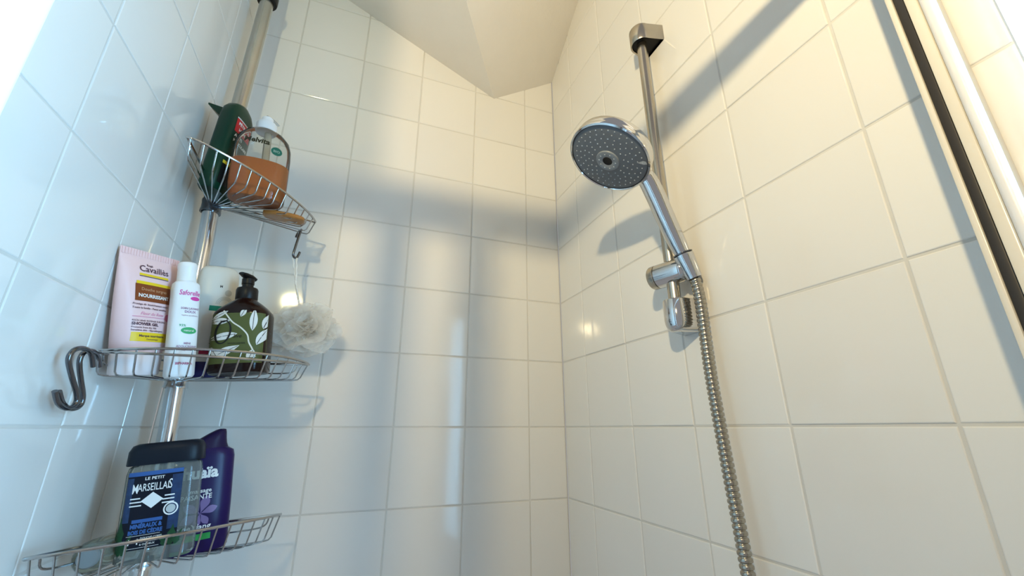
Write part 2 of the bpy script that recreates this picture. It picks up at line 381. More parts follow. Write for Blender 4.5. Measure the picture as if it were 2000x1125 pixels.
def basket(label, pole_xy, zfp, zrp, L, R, depth, twin, nw=16, SUP=1.46, clamp='steel'):
    p0 = Vector((pole_xy[0], pole_xy[1], zrp)); u = Vector(R) - p0; v = Vector(L) - p0
    root = thing('wire_basket', label, 'basket', Matrix.Translation(P(pole_xy[0], pole_xy[1], zfp)), 'wire corner baskets on the pole')
    bpy.context.view_layer.update()
    def q(t):
        th = t * pi / 2; c, d = cos(th) ** (2 / SUP), sin(th) ** (2 / SUP)
        return p0 + u * c + v * d, c, d
    # even arc-length parameter
    K = 400; cum = [0]; prev = q(0)[0]
    for i in range(1, K + 1): cur = q(i / K)[0]; cum.append(cum[-1] + (cur - prev).length); prev = cur
    def even(f):
        t = f * cum[-1]
        for i in range(K):
            if cum[i + 1] >= t: return (i + (t - cum[i]) / max(cum[i + 1] - cum[i], 1e-9)) / K
        return 1.0
    arc = [q(even(i / 60))[0] for i in range(61)]
    bump = (lambda f: 0.065 * sin(pi * f) ** 0.7) if twin else (lambda f: 0)
    inner = lambda d: p0 + d * 0.10
    up_arc = [a + ZV * bump(i / 60) for i, a in enumerate(arc)]
    loop = up_arc + [p0 + v * f for f in (0.75, 0.4, 0.1)] + [p0 + u * f for f in (0.1, 0.4, 0.75)]
    bm = bmesh.new(); sweep(bm, [P(*a) for a in loop], 0.0019, 8, closed=True); wc('rim', bm, M['wire'], root, label='thicker upper rim wire')
    if twin:
        bm = bmesh.new(); sweep(bm, [P(*a) for a in arc], 0.0018, 8); wc('front_rail', bm, M['wire'], root)
    for nm, d in (('side_rail', u), ('side_rail', v)):
        a, b = p0 + d * 0.08 - ZV * 0.11, p0 + d * 0.84 - ZV * 0.10
        bm = bmesh.new(); sweep(bm, smooth_path([P(*a), P(*(p0 + d * 0.5 - ZV * 0.105)), P(*b), P(*(p0 + d * 0.90 - ZV * 0.02))], 6), 0.0013, 6); wc(nm, bm, M['wire'], root)
    zf0 = zfp - zrp
    for k in range(nw):
        f = 0.015 + 0.97 * k / (nw - 1)
        t = even(f); rimp, c, d = q(t); top = rimp + ZV * bump(f)
        shelf = p0 + (rimp - p0) * 0.945; shelf.z = top.z - depth - bump(f)
        dirn = (rimp - p0); dirn.z = 0; dirn.normalize()
        st = p0 + dirn * 0.10 + u * (0.16 * max(0, 1 - f * 2.6)); st.z = zfp + (shelf.z - zfp) * 0.15
        mid = st.lerp(shelf, 0.92); up1 = shelf + (rimp - shelf) * 0.12; up1.z = shelf.z + 0.03
        pts = [st, st.lerp(shelf, 0.5), mid, shelf + (mid - shelf) * 0.25 + ZV * 0.006, up1, Vector((top.x, top.y, top.z))]
        bm = bmesh.new(); sweep(bm, [P(*a) for a in pts], 0.00115, 6); wc('wire', bm, M['wire'], root, sharp=60)
    bm = bmesh.new()
    lathe(bm, [(0.0135, -0.012), (0.0165, -0.012), (0.0165, -0.008), (0.0158, -0.007), (0.0158, 0.007), (0.0165, 0.008), (0.0165, 0.012), (0.0150, 0.013), (0.0150, (zrp - zfp) * T + 0.004), (0.0135, (zrp - zfp) * T + 0.004)], Matrix.Translation(P(pole_xy[0], pole_xy[1], zfp)), 28)
    wc('clamp', bm, M[clamp], root)
    return root
basket('top wire corner basket holding the green bottle and amber pump bottle', (-1.843, 5.58), 2.585, 2.78, (-1.76, 4.30, 2.70), (-0.672, 5.61, 2.60), 0.20, False, clamp='dark_metal')
basket('middle wire corner basket holding the pink tube and olive pump bottle', (-1.758, 5.58), 0.49, 0.69, (-2.01, 4.42, 0.60), (-0.475, 5.40, 0.70), 0.18, True, SUP=1.85)
basket('lowest wire corner basket holding the navy capped and purple bottles', (-1.672, 5.58), -1.18, -0.96, (-1.985, 4.33, -0.858), (-0.53, 5.50, -0.86), 0.235, False, SUP=1.66)

# ------------------------------------------------------------------ bottles: shared bits
def bmat(name, col, rough=0.35, **k): return mat(name, col, rough, var=0.02, spec=0.28, **k)
ink_dark = bmat('ink_plum', (0.09, 0.04, 0.06)); ink_white = bmat('ink_white', (0.82, 0.82, 0.80)); ink_black = bmat('ink_black', (0.015, 0.015, 0.015))
# --- pink tube
g = thing('shower_gel_tube', 'pink crimped tube with brown and yellow print in the middle basket', 'shower gel', stand(P(-1.825, 4.743, 0.452), P(-1.893, 4.61, 1.594), 61))
TUBE = Loft([(0.030, 0.0285, 0.0200, 2.2), (0.034, 0.0315, 0.0215, 2.2), (0.06, 0.0345, 0.0205, 2.2), (0.10, 0.0385, 0.0160, 2.3), (0.14, 0.0412, 0.0085, 2.6), (0.152, 0.0420, 0.0042, 3), (0.159, 0.0423, 0.0016, 5), (0.169, 0.0425, 0.0013, 6)])
pink = bmat('pink_plastic', (0.82, 0.57, 0.56), 0.32); link('tube_body', TUBE.bm(), pink, g)
bm = bmesh.new()
for k in range(22): x = -0.041 + k * 0.0038; box(bm, (x, -0.0022, 0.1600), (x + 0.0019, 0.0022, 0.1685))
link('crimp', bm, pink, g, smooth=False)
cap = Loft([(0.0, 0.0270, 0.0190, 2.2), (0.002, 0.0285, 0.0205, 2.2), (0.027, 0.0300, 0.0212, 2.2), (0.0295, 0.0290, 0.0205, 2.2)])
link('cap', cap.bm(), bmat('pink_white_cap', (0.82, 0.73, 0.72)), g)
lb = link('label', patch(TUBE, -0.0245, 0.0245, 0.098, 0.1215, 0.0003), bmat('label_brown', (0.22, 0.055, 0.015)), g)
ylw = bmat('print_yellow', (0.80, 0.55, 0.02))
for q in ((-0.0235, 0.0245, 0.1215, 0.1255), (-0.020, 0.021, 0.1335, 0.1365), (-0.0245, 0.0262, 0.0440, 0.0560)): link('yellow_print', patch(TUBE, *q, 0.0004), ylw, g)
link('print_line', patch(TUBE, -0.020, 0.021, 0.1322, 0.1332, 0.0004), ink_dark, g); bm = bmesh.new()
text(TUBE, [('Cavaillès', 0.0005, 0.1395, 0.0125, 'CENTER', 0.1, 0.010, 0.95), ('Rogé', -0.005, 0.1480, 0.0042, 'CENTER', 0, 0.02, 1), ('Protège du dessèchement cutané', -0.0265, 0.0925, 0.0037, 'LEFT', 0, 0.012, 0.95), ('Toute la famille - Peaux sensibles', -0.0265, 0.0875, 0.0037, 'LEFT', 0, 0.012, 0.9),
    ('RICH AND INTENSE SURGRAS', -0.0255, 0.0705, 0.0032, 'LEFT', 0, 0.01, 1), ('SHOWER GEL', -0.0255, 0.0655, 0.0052, 'LEFT', 0, 0.04, 1), ('Protects from dry skin', -0.0255, 0.0615, 0.0032, 'LEFT', 0, 0.015, 1), ('Sensitive skin - Hypoallergenic', -0.0255, 0.0578, 0.0032, 'LEFT', 0, 0.015, 1),
    ('Marque nourrissante', 0, 0.0502, 0.0042, 'CENTER', 0, 0.03, 0.95), ('Dermatologie', 0, 0.0462, 0.0028, 'CENTER', 0, 0.01, 1)], 0.0006, bm)
link('lettering', bm, ink_dark, g, smooth=False)
link('lettering', text(TUBE, [('NOURRISSANT', 0, 0.1035, 0.0068, 'CENTER', 0, 0.03, 0.92)], 0.0006), ink_white, lb, smooth=False)
link('lettering', text(TUBE, [('Douche surgras', 0, 0.1128, 0.0058, 'CENTER', 0, 0.0, 0.95)], 0.0006), bmat('ink_tan', (0.62, 0.36, 0.20)), lb, smooth=False)
rose = bmat('ink_pink', (0.66, 0.20, 0.34)); link('print_line', patch(TUBE, -0.0255, 0.021, 0.0765, 0.0772, 0.0004), rose, g); link('rose_print', poly(TUBE, ell(0.0215, 0.0785, 0.0050, 0.0052), 0.0005), rose, g)
link('lettering', text(TUBE, [('Fleur de Rose', -0.002, 0.0795, 0.0058, 'CENTER', 0.35, 0.0, 0.95)], 0.0006), rose, g, smooth=False)
# --- slim white bottle
g = thing('intimate_wash_bottle', 'slim white bottle with pink lettering beside the pink tube', 'bottle', stand(P(-1.487, 4.74, 0.445), P(-1.635, 4.73, 1.545), 36))
WB = Loft([(0, 0.0150, 0.0112, 3), (0.003, 0.0168, 0.0128, 3), (0.05, 0.0170, 0.0130, 3), (0.126, 0.0166, 0.0126, 3), (0.1335, 0.0160, 0.0122, 2.8), (0.1365, 0.0136, 0.0112, 2.4), (0.138, 0.0102, 0.0100, 2)])
white = bmat('white_bottle', (0.78, 0.79, 0.80), 0.3); link('body', WB.bm(), white, g)
bm = bmesh.new(); lathe(bm, [(0, 0.137), (0.0116, 0.137), (0.0116, 0.157), (0.0120, 0.158), (0.0120, 0.164), (0.0108, 0.166), (0, 0.166)], None, 36); link('cap', bm, M['white_pl'], g)
bm = bmesh.new()
text(WB, [('Saforelle', 0.001, 0.1150, 0.0105, 'CENTER', 0.15, 0.012, 0.70)], 0.0005, bm); mag = bmat('ink_magenta', (0.62, 0.06, 0.32)); link('lettering', bm, mag, g, smooth=False); link('flower_print', poly(WB, ell(0.008, 0.1105, 0.006, 0.003), 0.0004), mag, g)
bm = bmesh.new(); text(WB, [('SOIN LAVANT', 0.003, 0.094, 0.0042, 'CENTER', 0, 0.03, 0.85), ('DOUX', 0.003, 0.089, 0.0046, 'CENTER', 0, 0.04, 1), ('hygiène quotidienne', 0.003, 0.0845, 0.0026, 'CENTER', 0, 0, 0.95),
    ('MINI', 0.002, 0.044, 0.0040, 'CENTER', 0, 0.03, 1), ('ADOUCISSANT', 0.002, 0.0395, 0.0042, 'CENTER', 0, 0.02, 0.85), ('usage intime', 0.002, 0.035, 0.0026, 'CENTER', 0, 0, 0.9)], 0.0005, bm)
link('lettering', bm, bmat('ink_mauve', (0.36, 0.22, 0.32)), g, smooth=False)
gr_ = bmat('print_green', (0.05, 0.36, 0.13)); link('leaf_print', poly(WB, ell(0.003, 0.0635, 0.0095, 0.0048), 0.0004), gr_, g); link('lettering', text(WB, [('93%', -0.009, 0.0690, 0.0048, 'LEFT', 0, 0.01, 1)], 0.0005), gr_, g, smooth=False)
bm = bmesh.new(); text(WB, [('natural', 0.003, 0.0622, 0.0044, 'CENTER', 0, 0.0, 1)], 0.0007, bm); link('lettering', bm, ink_white, g, smooth=False)
bm = bmesh.new(); text(WB, [('BIPHARMA', 0, 0.016, 0.0045, 'CENTER', 0, 0.03, 0.9)], 0.0005, bm); link('lettering', bm, bmat('ink_red', (0.45, 0.08, 0.16)), g, smooth=False)
# --- cream shampoo standing on a navy cap
g = thing('shampoo_bottle', 'cream shampoo bottle upside down on a navy cap behind the olive pump bottle', 'shampoo', stand(P(-1.478, 5.40, 0.510), P(-1.540, 5.37, 1.785), 18))
SH = Loft([(0.024, 0.0300, 0.0175, 2.4), (0.03, 0.0312, 0.0185, 2.4), (0.08, 0.0305, 0.0188, 2.4), (0.148, 0.0298, 0.0175, 2.5), (0.170, 0.0285, 0.0160, 2.8), (0.1795, 0.0262, 0.0140, 2.8), (0.1845, 0.0215, 0.0105, 2.6), (0.1865, 0.0140, 0.0065, 2.4)])
link('body', SH.bm(), bmat('cream_plastic', (0.70, 0.68, 0.61), 0.28), g)
link('cap', Loft([(0, 0.0285, 0.0170, 2.4), (0.002, 0.0300, 0.0180, 2.4), (0.0225, 0.0306, 0.0184, 2.4), (0.0238, 0.0298, 0.0176, 2.4)]).bm(), bmat('navy_cap', (0.008, 0.010, 0.10), 0.25), g)
teal = bmat('print_teal', (0.0, 0.22, 0.14)); link('green_print', patch(SH, -0.008, 0.024, 0.1065, 0.1150, 0.0004), teal, g); link('green_print', patch(SH, 0.006, 0.024, 0.1005, 0.1065, 0.0004), teal, g)
gry = bmat('print_grey', (0.50, 0.50, 0.46))
for r in (0.0125, 0.0105, 0.0085):
    bm = bmesh.new(); pts = [(0.012 + r * cos(a), 0.118 + r * sin(a) * 1.1) for a in [pi * k / 14 for k in range(15)]]; pts2 = [(0.012 + (r - 0.001) * cos(a), 0.118 + (r - 0.001) * sin(a) * 1.1) for a in [pi * k / 14 for k in range(15)]]
    va = [bm.verts.new(SH.front(a, b, 0.0004)) for a, b in pts]; vb = [bm.verts.new(SH.front(a, b, 0.0004)) for a, b in pts2]
    for i in range(14): bm.faces.new((va[i], va[i + 1], vb[i + 1], vb[i]))
    link('ring_print', bm, gry, g)
link('emblem', poly(SH, ell(0.0150, 0.1385, 0.0050, 0.0055), 0.0004), gry, g)
for q in (('H', 0.004, 0.1470, 0.0050, 'CENTER', 0, 0.06, 1), ('KERA', 0.0055, 0.052, 0.0085, 'LEFT', 0, 0.05, 1, pi / 2)): link('lettering', text(SH, [q], 0.0005), ink_black, g, smooth=False)
bm = bmesh.new(); patch(SH, -0.012, 0.008, 0.0355, 0.0445, 0.0004, bm=bm); link('red_print', bm, bmat('print_red', (0.40, 0.02, 0.07)), g)
bm = bmesh.new(); patch(SH, 0.008, 0.020, 0.0355, 0.0445, 0.0004, bm=bm); link('blue_print', bm, bmat('print_pale_blue', (0.45, 0.58, 0.60)), g)
# --- olive pump bottle
g = thing('soap_pump_bottle', 'dark brown pump bottle with a green olive leaf label in the middle basket', 'soap pump', stand(P(-1.100, 5.135, 0.535), P(-1.200, 5.135, 1.685), -8))
OL = Loft([(0, 0.0375, 0.0295, 3.2), (0.0035, 0.0402, 0.0320, 3.2), (0.05, 0.0405, 0.0322, 3.2), (0.0915, 0.0402, 0.0320, 3.2), (0.0965, 0.0392, 0.0315, 3.0), (0.103, 0.0345, 0.0290, 2.6), (0.112, 0.0245, 0.0225, 2.3), (0.118, 0.0165, 0.0165, 2.0), (0.121, 0.0150, 0.0150, 2)])
link('body', OL.bm(), mat('brown_glass', (0.012, 0.0035, 0.0025), 0.16, var=0.05, spec=0.3), g)
lb = link('label', patch(OL, -0.0397, 0.0397, 0.0130, 0.0910, 0.0003, 28, 10), bmat('label_olive', (0.085, 0.100, 0.030), 0.55), g)
bm = bmesh.new(); lathe(bm, [(0, 0.119), (0.0150, 0.119), (0.0160, 0.121), (0.0160, 0.1365), (0.0148, 0.1395), (0.0085, 0.1405), (0.0082, 0.146), (0.0092, 0.147), (0.0092, 0.156), (0.0, 0.157)], None, 36)
pm = link('pump', bm, M['black'], g)
bm = bmesh.new(); sweep(bm, [Vector((0.004, 0.008, 0.1575)), Vector((0.001, -0.002, 0.1590)), Vector((-0.002, -0.014, 0.1600)), Vector((-0.003, -0.022, 0.1595))], [0.0080, 0.0090, 0.0068, 0.0045], 14, flat=(ZV, 0.5)); link('spout', bm, M['black'], pm)
def leaf(x, z, L, W, rot, n=9):
    a = [(L * k / n, W * sin(pi * (k / n) ** 0.85)) for k in range(n + 1)]; b = [(L * k / n, -W * sin(pi * (k / n) ** 0.85)) for k in range(n - 1, 0, -1)]
    return [(max(-0.0394, min(0.0394, x + p * cos(rot) - q * sin(rot))), max(0.0208, min(0.0952, z + p * sin(rot) + q * cos(rot)))) for p, q in a + b]
LEAVES = [(-0.012, 0.0945, 0.030, 0.0035, 3.62), (-0.008, 0.0790, 0.031, 0.0050, 3.18), (0.004, 0.0580, 0.042, 0.0056, 3.32), (0.006, 0.0845, 0.017, 0.0040, 1.15), (0.0235, 0.0620, 0.036, 0.0052, 1.55), (0.0300, 0.0400, 0.030, 0.0050, 1.20), (0.0360, 0.0660, 0.028, 0.0042, 1.35), (-0.028, 0.0235, 0.040, 0.0060, 0.42), (-0.020, 0.0225, 0.020, 0.0050, 2.2), (0.027, 0.0330, 0.020, 0.0058, 4.4)]
wl = bmat('print_leaf_white', (0.70, 0.70, 0.67), 0.55)
for x, z, L, W, r in LEAVES:
    link('leaf_print', poly(OL, leaf(x, z, L, W, r), 0.0006), wl, lb); bv = bmesh.new()
    pv = [(x + L * f * cos(r), z + L * f * sin(r)) for f in (0.06, 0.35, 0.65, 0.93)]
    for (a, b), (c, d) in zip(pv, pv[1:]):
        nx, nz = -sin(r) * 0.00035, cos(r) * 0.00035; cl = lambda q, e: (max(-0.0394, min(0.0394, q)), max(0.0208, min(0.0952, e)))
        q4 = [cl(a + nx, b + nz), cl(a - nx, b - nz), cl(c - nx, d - nz), cl(c + nx, d + nz)]
        bv.faces.new([bv.verts.new(OL.front(*e, 0.0009)) for e in q4])
    bmesh.ops.remove_doubles(bv, verts=bv.verts, dist=0.00005); link('leaf_vein', bv, ink_black, lb)
st = [(-0.0185, 0.0952), (-0.012, 0.086), (-0.004, 0.076), (0.008, 0.067), (0.0175, 0.056), (0.0205, 0.044), (0.0255, 0.034), (0.030, 0.0215)]; bm = bmesh.new()
sp = [Vector((a, b, 0)) for a, b in st]; sp = smooth_path(sp, 5)
for a, b in zip(sp, sp[1:]):
    nn = (b - a).normalized(); nn = Vector((-nn.y, nn.x, 0)) * 0.0010
    bm.faces.new([bm.verts.new(OL.front(q.x, q.y, 0.00075)) for q in (a + nn, a - nn, b - nn, b + nn)])
bmesh.ops.remove_doubles(bm, verts=bm.verts, dist=0.0008); link('stem_print', bm, bmat('print_stem', (0.72, 0.70, 0.62), 0.55), lb)
bm = bmesh.new(); eo = ell(-0.0165, 0.0610, 0.0120, 0.0185, 28, -0.12); ei = ell(-0.0160, 0.0610, 0.0088, 0.0168, 28, -0.12)
va = [bm.verts.new(OL.front(*q, 0.0011)) for q in eo]; vb = [bm.verts.new(OL.front(*q, 0.0011)) for q in ei]
for i in range(28): bm.faces.new((va[i], va[(i + 1) % 28], vb[(i + 1) % 28], vb[i]))
cu = smooth_path([Vector(q) for q in ((-0.021, 0.0790, 0), (-0.0175, 0.0765, 0), (-0.013, 0.0785, 0), (-0.0115, 0.0815, 0), (-0.0135, 0.0825, 0))], 5)
for a, b in zip(cu, cu[1:]):
    nn = (b - a).normalized(); nn = Vector((-nn.y, nn.x, 0)) * 0.0006; bm.faces.new([bm.verts.new(OL.front(q.x, q.y, 0.0011)) for q in (a + nn, a - nn, b - nn, b + nn)])
text(OL, [('live', -0.0015, 0.0515, 0.0085, 'LEFT', 0.25, 0.0, 1), ('SAVON LIQUIDE', 0.004, 0.0420, 0.0032, 'CENTER', 0, 0.01, 1)], 0.0011, bm); link('lettering', bm, ink_black, lb, smooth=False)
# --- green flat bottle, top basket
g = thing('hair_lotion_bottle', 'dark green flat bottle with a red label leaning by the pole in the top basket', 'bottle', stand(P(-1.70, 5.16, 2.545), P(-1.672, 5.20, 3.815), 72))
GR = Loft([(0, 0.0300, 0.0150, 3.2), (0.004, 0.0325, 0.0170, 3.4), (0.05, 0.0335, 0.0178, 3.4), (0.155, 0.0325, 0.0172, 3.4), (0.170, 0.0305, 0.0165, 3.2), (0.181, 0.0240, 0.0150, 3), (0.188, 0.0140, 0.0120, 2.6), (0.190, 0.0080, 0.0080, 2.3)])
GR2 = GR
gm = bmat('green_plastic', (0.002, 0.032, 0.017), 0.32); link('body', GR.bm(), gm, g)
bm = bmesh.new(); vs = [bm.verts.new(q) for q in ((-0.026, 0.012, 0.148), (0.010, 0.012, 0.148), (0.010, 0.012, 0.168), (-0.026, 0.012, 0.168), (-0.024, 0.042, 0.1765), (0.008, 0.042, 0.1765), (0.008, 0.042, 0.1800), (-0.024, 0.042, 0.1800))]
for f in ((0, 1, 2, 3), (4, 7, 6, 5), (0, 4, 5, 1), (1, 5, 6, 2), (2, 6, 7, 3), (3, 7, 4, 0)): bm.faces.new([vs[i] for i in f])
bmesh.ops.recalc_face_normals(bm, faces=bm.faces); link('flip_cap', bm, gm, g, smooth=False)
lb = link('label', patch(GR, -0.026, 0.026, 0.012, 0.050, 0.0004), bmat('label_black', (0.006, 0.008, 0.008), 0.4), g)
link('yellow_band', patch(GR, -0.026, 0.026, 0.050, 0.056, 0.0004), bmat('band_yellow', (0.62, 0.48, 0.03)), g)
rl = link('red_label', patch(GR, -0.022, 0.020, 0.122, 0.150, 0.0004), bmat('label_red', (0.50, 0.015, 0.02)), g)
link('silver_band', patch(GR, -0.022, 0.020, 0.150, 0.1525, 0.0005), bmat('band_silver', (0.55, 0.55, 0.52)), g)
link('lettering', text(GR, [('PÉTROLE', -0.001, 0.1390, 0.0088, 'CENTER', 0, 0.03, 0.9), ('HAHN', -0.001, 0.1270, 0.0088, 'CENTER', 0, 0.03, 1.0)], 0.0008), ink_white, rl, smooth=False)
link('lettering', text(GR, [('ANTI', -0.020, 0.112, 0.0090, 'LEFT', 0, 0.03, 1), ('PELLICULAIRE', -0.020, 0.101, 0.0080, 'LEFT', 0, 0.03, 0.8)], 0.0008), ink_white, g, smooth=False)
# --- clear pump bottle half full of amber soap
g = thing('hand_soap_bottle', 'clear oval pump bottle half full of amber soap in the top basket', 'soap pump', stand(P(-1.263, 5.04, 2.47), P(-1.320, 5.04, 3.642), 10))
ME = Loft([(0, 0.0395, 0.0225, 2.5), (0.004, 0.0430, 0.0255, 2.5), (0.03, 0.0448, 0.0268, 2.4), (0.09, 0.0452, 0.0270, 2.4), (0.110, 0.0442, 0.0265, 2.4), (0.125, 0.0405, 0.0250, 2.3), (0.137, 0.0315, 0.0215, 2.2), (0.1435, 0.0200, 0.0170, 2), (0.146, 0.0150, 0.0150, 2)])
link('bottle_shell', ME.bm(), clear_mat('clear_bottle', (0.90, 0.90, 0.87), (0.60, 0.58, 0.52), 0.06), g)
LQ = Loft([(0.003, 0.0405, 0.0235, 2.5), (0.03, 0.0440, 0.0260, 2.4), (0.073, 0.0444, 0.0262, 2.4)])
mt = mat('amber_soap', (0.46, 0.115, 0.003), 0.3, trans=0.12, ior=1.2, var=0.04)
link('liquid', LQ.bm(), mt, g)
bm = bmesh.new(); lathe(bm, [(0, 0.1435), (0.0164, 0.1435), (0.0170, 0.145), (0.0170, 0.159), (0.0155, 0.162), (0.0100, 0.1625), (0.0095, 0.164), (0.0095, 0.1735), (0.0085, 0.1745), (0, 0.175)], None, 36); pm = link('pump', bm, M['white_pl'], g)
bm = bmesh.new(); sweep(bm, [Vector((-0.003, 0, 0.1765)), Vector((0.004, 0.004, 0.1775)), Vector((0.012, 0.012, 0.1790)), Vector((0.018, 0.018, 0.1785))], [0.0062, 0.0052, 0.0034, 0.0022], 12, flat=(ZV, 0.6)); link('spout', bm, clear_mat('clear_spout', (0.92, 0.92, 0.9), (0.8, 0.8, 0.78), 0.35), pm)
bm = bmesh.new(); sweep(bm, [Vector((0.004, 0.002, 0.144)), Vector((0.006, 0.004, 0.072))], 0.0062, 12); link('dip_tube', bm, clear_mat('frosted_tube', (0.85, 0.80, 0.70), (0.7, 0.62, 0.48), 0.5), g)
link('lettering', text(ME, [('Melvita', -0.010, 0.1035, 0.0140, 'CENTER', 0.12, 0.035, 0.95)], 0.0006), bmat('ink_olive', (0.03, 0.026, 0.012)), g, smooth=False)
em = link('emblem', poly(ME, ell(0.0215, 0.0945, 0.0088, 0.0084), 0.0005), bmat('emblem_green', (0.02, 0.13, 0.09)), g)
link('lettering', text(ME, [('BIO', 0.0215, 0.0920, 0.0065, 'CENTER', 0, 0.02, 1)], 0.0009), bmat('ink_pale_green', (0.30, 0.42, 0.34)), em, smooth=False)
# --- amber soap bar under the pump bottle
bm = bmesh.new(); b_ = Loft([(0, 0.031, 0.015, 3.5), (0.002, 0.034, 0.017, 3.2), (0.007, 0.034, 0.017, 3.2), (0.009, 0.030, 0.014, 3)]).bm(28)
o = link('soap_bar', b_, mat('amber_bar', (0.40, 0.17, 0.04), 0.25, var=0.10, trans=0.2), None); o.matrix_world = stand(P(-0.985, 5.25, 2.415), P(-0.97, 5.23, 3.0), 3); tag(o, 'flat amber soap bar lying on the wires of the top basket', 'soap')
# --- clear bottle with navy cap, lowest basket
g = thing('body_wash_bottle', 'clear bottle with a navy cap and dark blue label in the lowest basket', 'shower gel', stand(P(-1.405, 4.96, -1.05), P(-1.495, 4.96, -0.145), 4))
MA = Loft([(0, 0.0375, 0.0185, 3.4), (0.003, 0.0405, 0.0210, 3.4), (0.05, 0.0408, 0.0212, 3.4), (0.104, 0.0402, 0.0208, 3.4), (0.112, 0.0385, 0.0200, 3.2), (0.115, 0.0340, 0.0180, 3)])
link('bottle_shell', MA.bm(), clear_mat('clear_bottle_grey', (0.72, 0.76, 0.74), (0.40, 0.44, 0.42), 0.25), g)
link('cap', Loft([(0.1145, 0.0412, 0.0212, 3.4), (0.116, 0.0420, 0.0218, 3.4), (0.132, 0.0412, 0.0214, 3.4), (0.139, 0.0380, 0.0200, 3.0), (0.1415, 0.0320, 0.0170, 2.8)]).bm(), bmat('navy_black_cap', (0.004, 0.008, 0.016), 0.4), g)
lb = link('label', patch(MA, -0.0345, 0.0235, 0.016, 0.1065, 0.0004, 24, 10), bmat('label_navy', (0.003, 0.005, 0.014), 0.35), g)
bl_ = bmat('print_blue', (0.04, 0.11, 0.32)); link('blue_print', patch(MA, -0.0345, 0.0235, 0.1015, 0.1065, 0.0006), bl_, lb); link('blue_print', patch(MA, -0.024, 0.007, 0.0465, 0.0505, 0.0006), bl_, lb)
db_ = mat('print_dark_blue', (0.012, 0.036, 0.105), 0.35, var=0.6, bscale=600)
for q in ((0.0125, 0.0235, 0.0345, 0.0995), (-0.0345, -0.0275, 0.0480, 0.0995)): link('pattern_print', patch(MA, *q, 0.0005), db_, lb)
dg_ = mat('print_dark_green', (0.004, 0.055, 0.016), 0.4, var=0.7, bscale=500)
def frond(x, z, L, W, rot): return [(x + L * f * cos(rot) - W * k * sin(rot), z + L * f * sin(rot) + W * k * cos(rot)) for f, k in ((0, -0.3), (0.25, -1), (0.4, -0.55), (0.55, -0.9), (0.7, -0.45), (1, 0), (0.7, 0.45), (0.55, 0.9), (0.4, 0.55), (0.25, 1), (0, 0.3))]
for q in ((-0.0335, 0.012, 0.044, 0.0050, 1.62), (-0.0370, 0.014, 0.030, 0.0030, 1.75), (-0.0300, 0.012, 0.026, 0.0040, 1.25), (0.0175, 0.016, 0.024, 0.0050, 1.5), (0.0225, 0.016, 0.018, 0.0035, 1.2), (0.0125, 0.016, 0.016, 0.0035, 1.9)): link('foliage_print', poly(MA, frond(*q), 0.0006), dg_, lb)
link('lettering', text(MA, [('LE PETIT', -0.006, 0.0962, 0.0050, 'CENTER', 0, 0.02, 1.1), ('M', -0.0285, 0.0812, 0.0160, 'LEFT', 0, 0.005, 0.56), ('ARSEILLAI', -0.0062, 0.0832, 0.0128, 'CENTER', 0, 0.005, 0.58), ('S', 0.0092, 0.0832, 0.0165, 'LEFT', 0, 0.005, 0.56)], 0.0008), ink_white, lb, smooth=False)
link('diamond_print', poly(MA, [(-0.0175, 0.0715), (-0.006, 0.0810), (0.0055, 0.0715), (-0.006, 0.0620)], 0.0008), ink_white, lb)
for k in range(3):
    for q in ((-0.0290, -0.0185 + (0.002 if k else 0)), (0.0065 - (0.002 if k else 0), 0.0170)): link('print_line', patch(MA, *q, 0.0742 - k * 0.0042, 0.0757 - k * 0.0042, 0.0008, 6, 2), ink_white, lb)
bm = bmesh.new(); eo = ell(0.0145, 0.0585, 0.0078, 0.0078, 26); ei = ell(0.0145, 0.0585, 0.0062, 0.0062, 26)
va = [bm.verts.new(MA.front(*q, 0.0008)) for q in eo]; vb = [bm.verts.new(MA.front(*q, 0.0008)) for q in ei]
for i in range(26): bm.faces.new((va[i], va[(i + 1) % 26], vb[(i + 1) % 26], vb[i]))
link('badge', bm, ink_white, lb); link('badge', poly(MA, ell(0.0145, 0.0585, 0.0050, 0.0050, 20), 0.0008), bmat('print_pale_grey', (0.50, 0.52, 0.52)), lb); bm = bmesh.new()
text(MA, [('4', -0.027, 0.0225, 0.0085, 'LEFT', 0, 0.04, 0.9), ('en', -0.0225, 0.0242, 0.0042, 'LEFT', 0, 0.02, 1), ('1', -0.0175, 0.0225, 0.0085, 'LEFT', 0, 0.04, 0.9), ('DOUCHE CORPS', -0.0130, 0.0275, 0.0030, 'LEFT', 0, 0.01, 0.95), ('VISAGE BARBE', -0.0130, 0.0240, 0.0030, 'LEFT', 0, 0.01, 0.95), ('& CHEVEUX', -0.0130, 0.0205, 0.0030, 'LEFT', 0, 0.01, 0.95)], 0.0008, bm)
link('lettering', bm, ink_white, lb, smooth=False)
for q in (0.0318, 0.0180): link('print_line', patch(MA, -0.0275, 0.0065, q, q + 0.0004, 0.0008, 8, 1), ink_white, lb)
link('lettering', text(MA, [('MINÉRAUX &', -0.009, 0.0405, 0.0066, 'CENTER', 0, 0.05, 0.82), ('BOIS DE CÈDRE', -0.009, 0.0338, 0.0062, 'CENTER', 0, 0.05, 0.80)], 0.0008), bmat('ink_blue', (0.05, 0.13, 0.36)), lb, smooth=False)
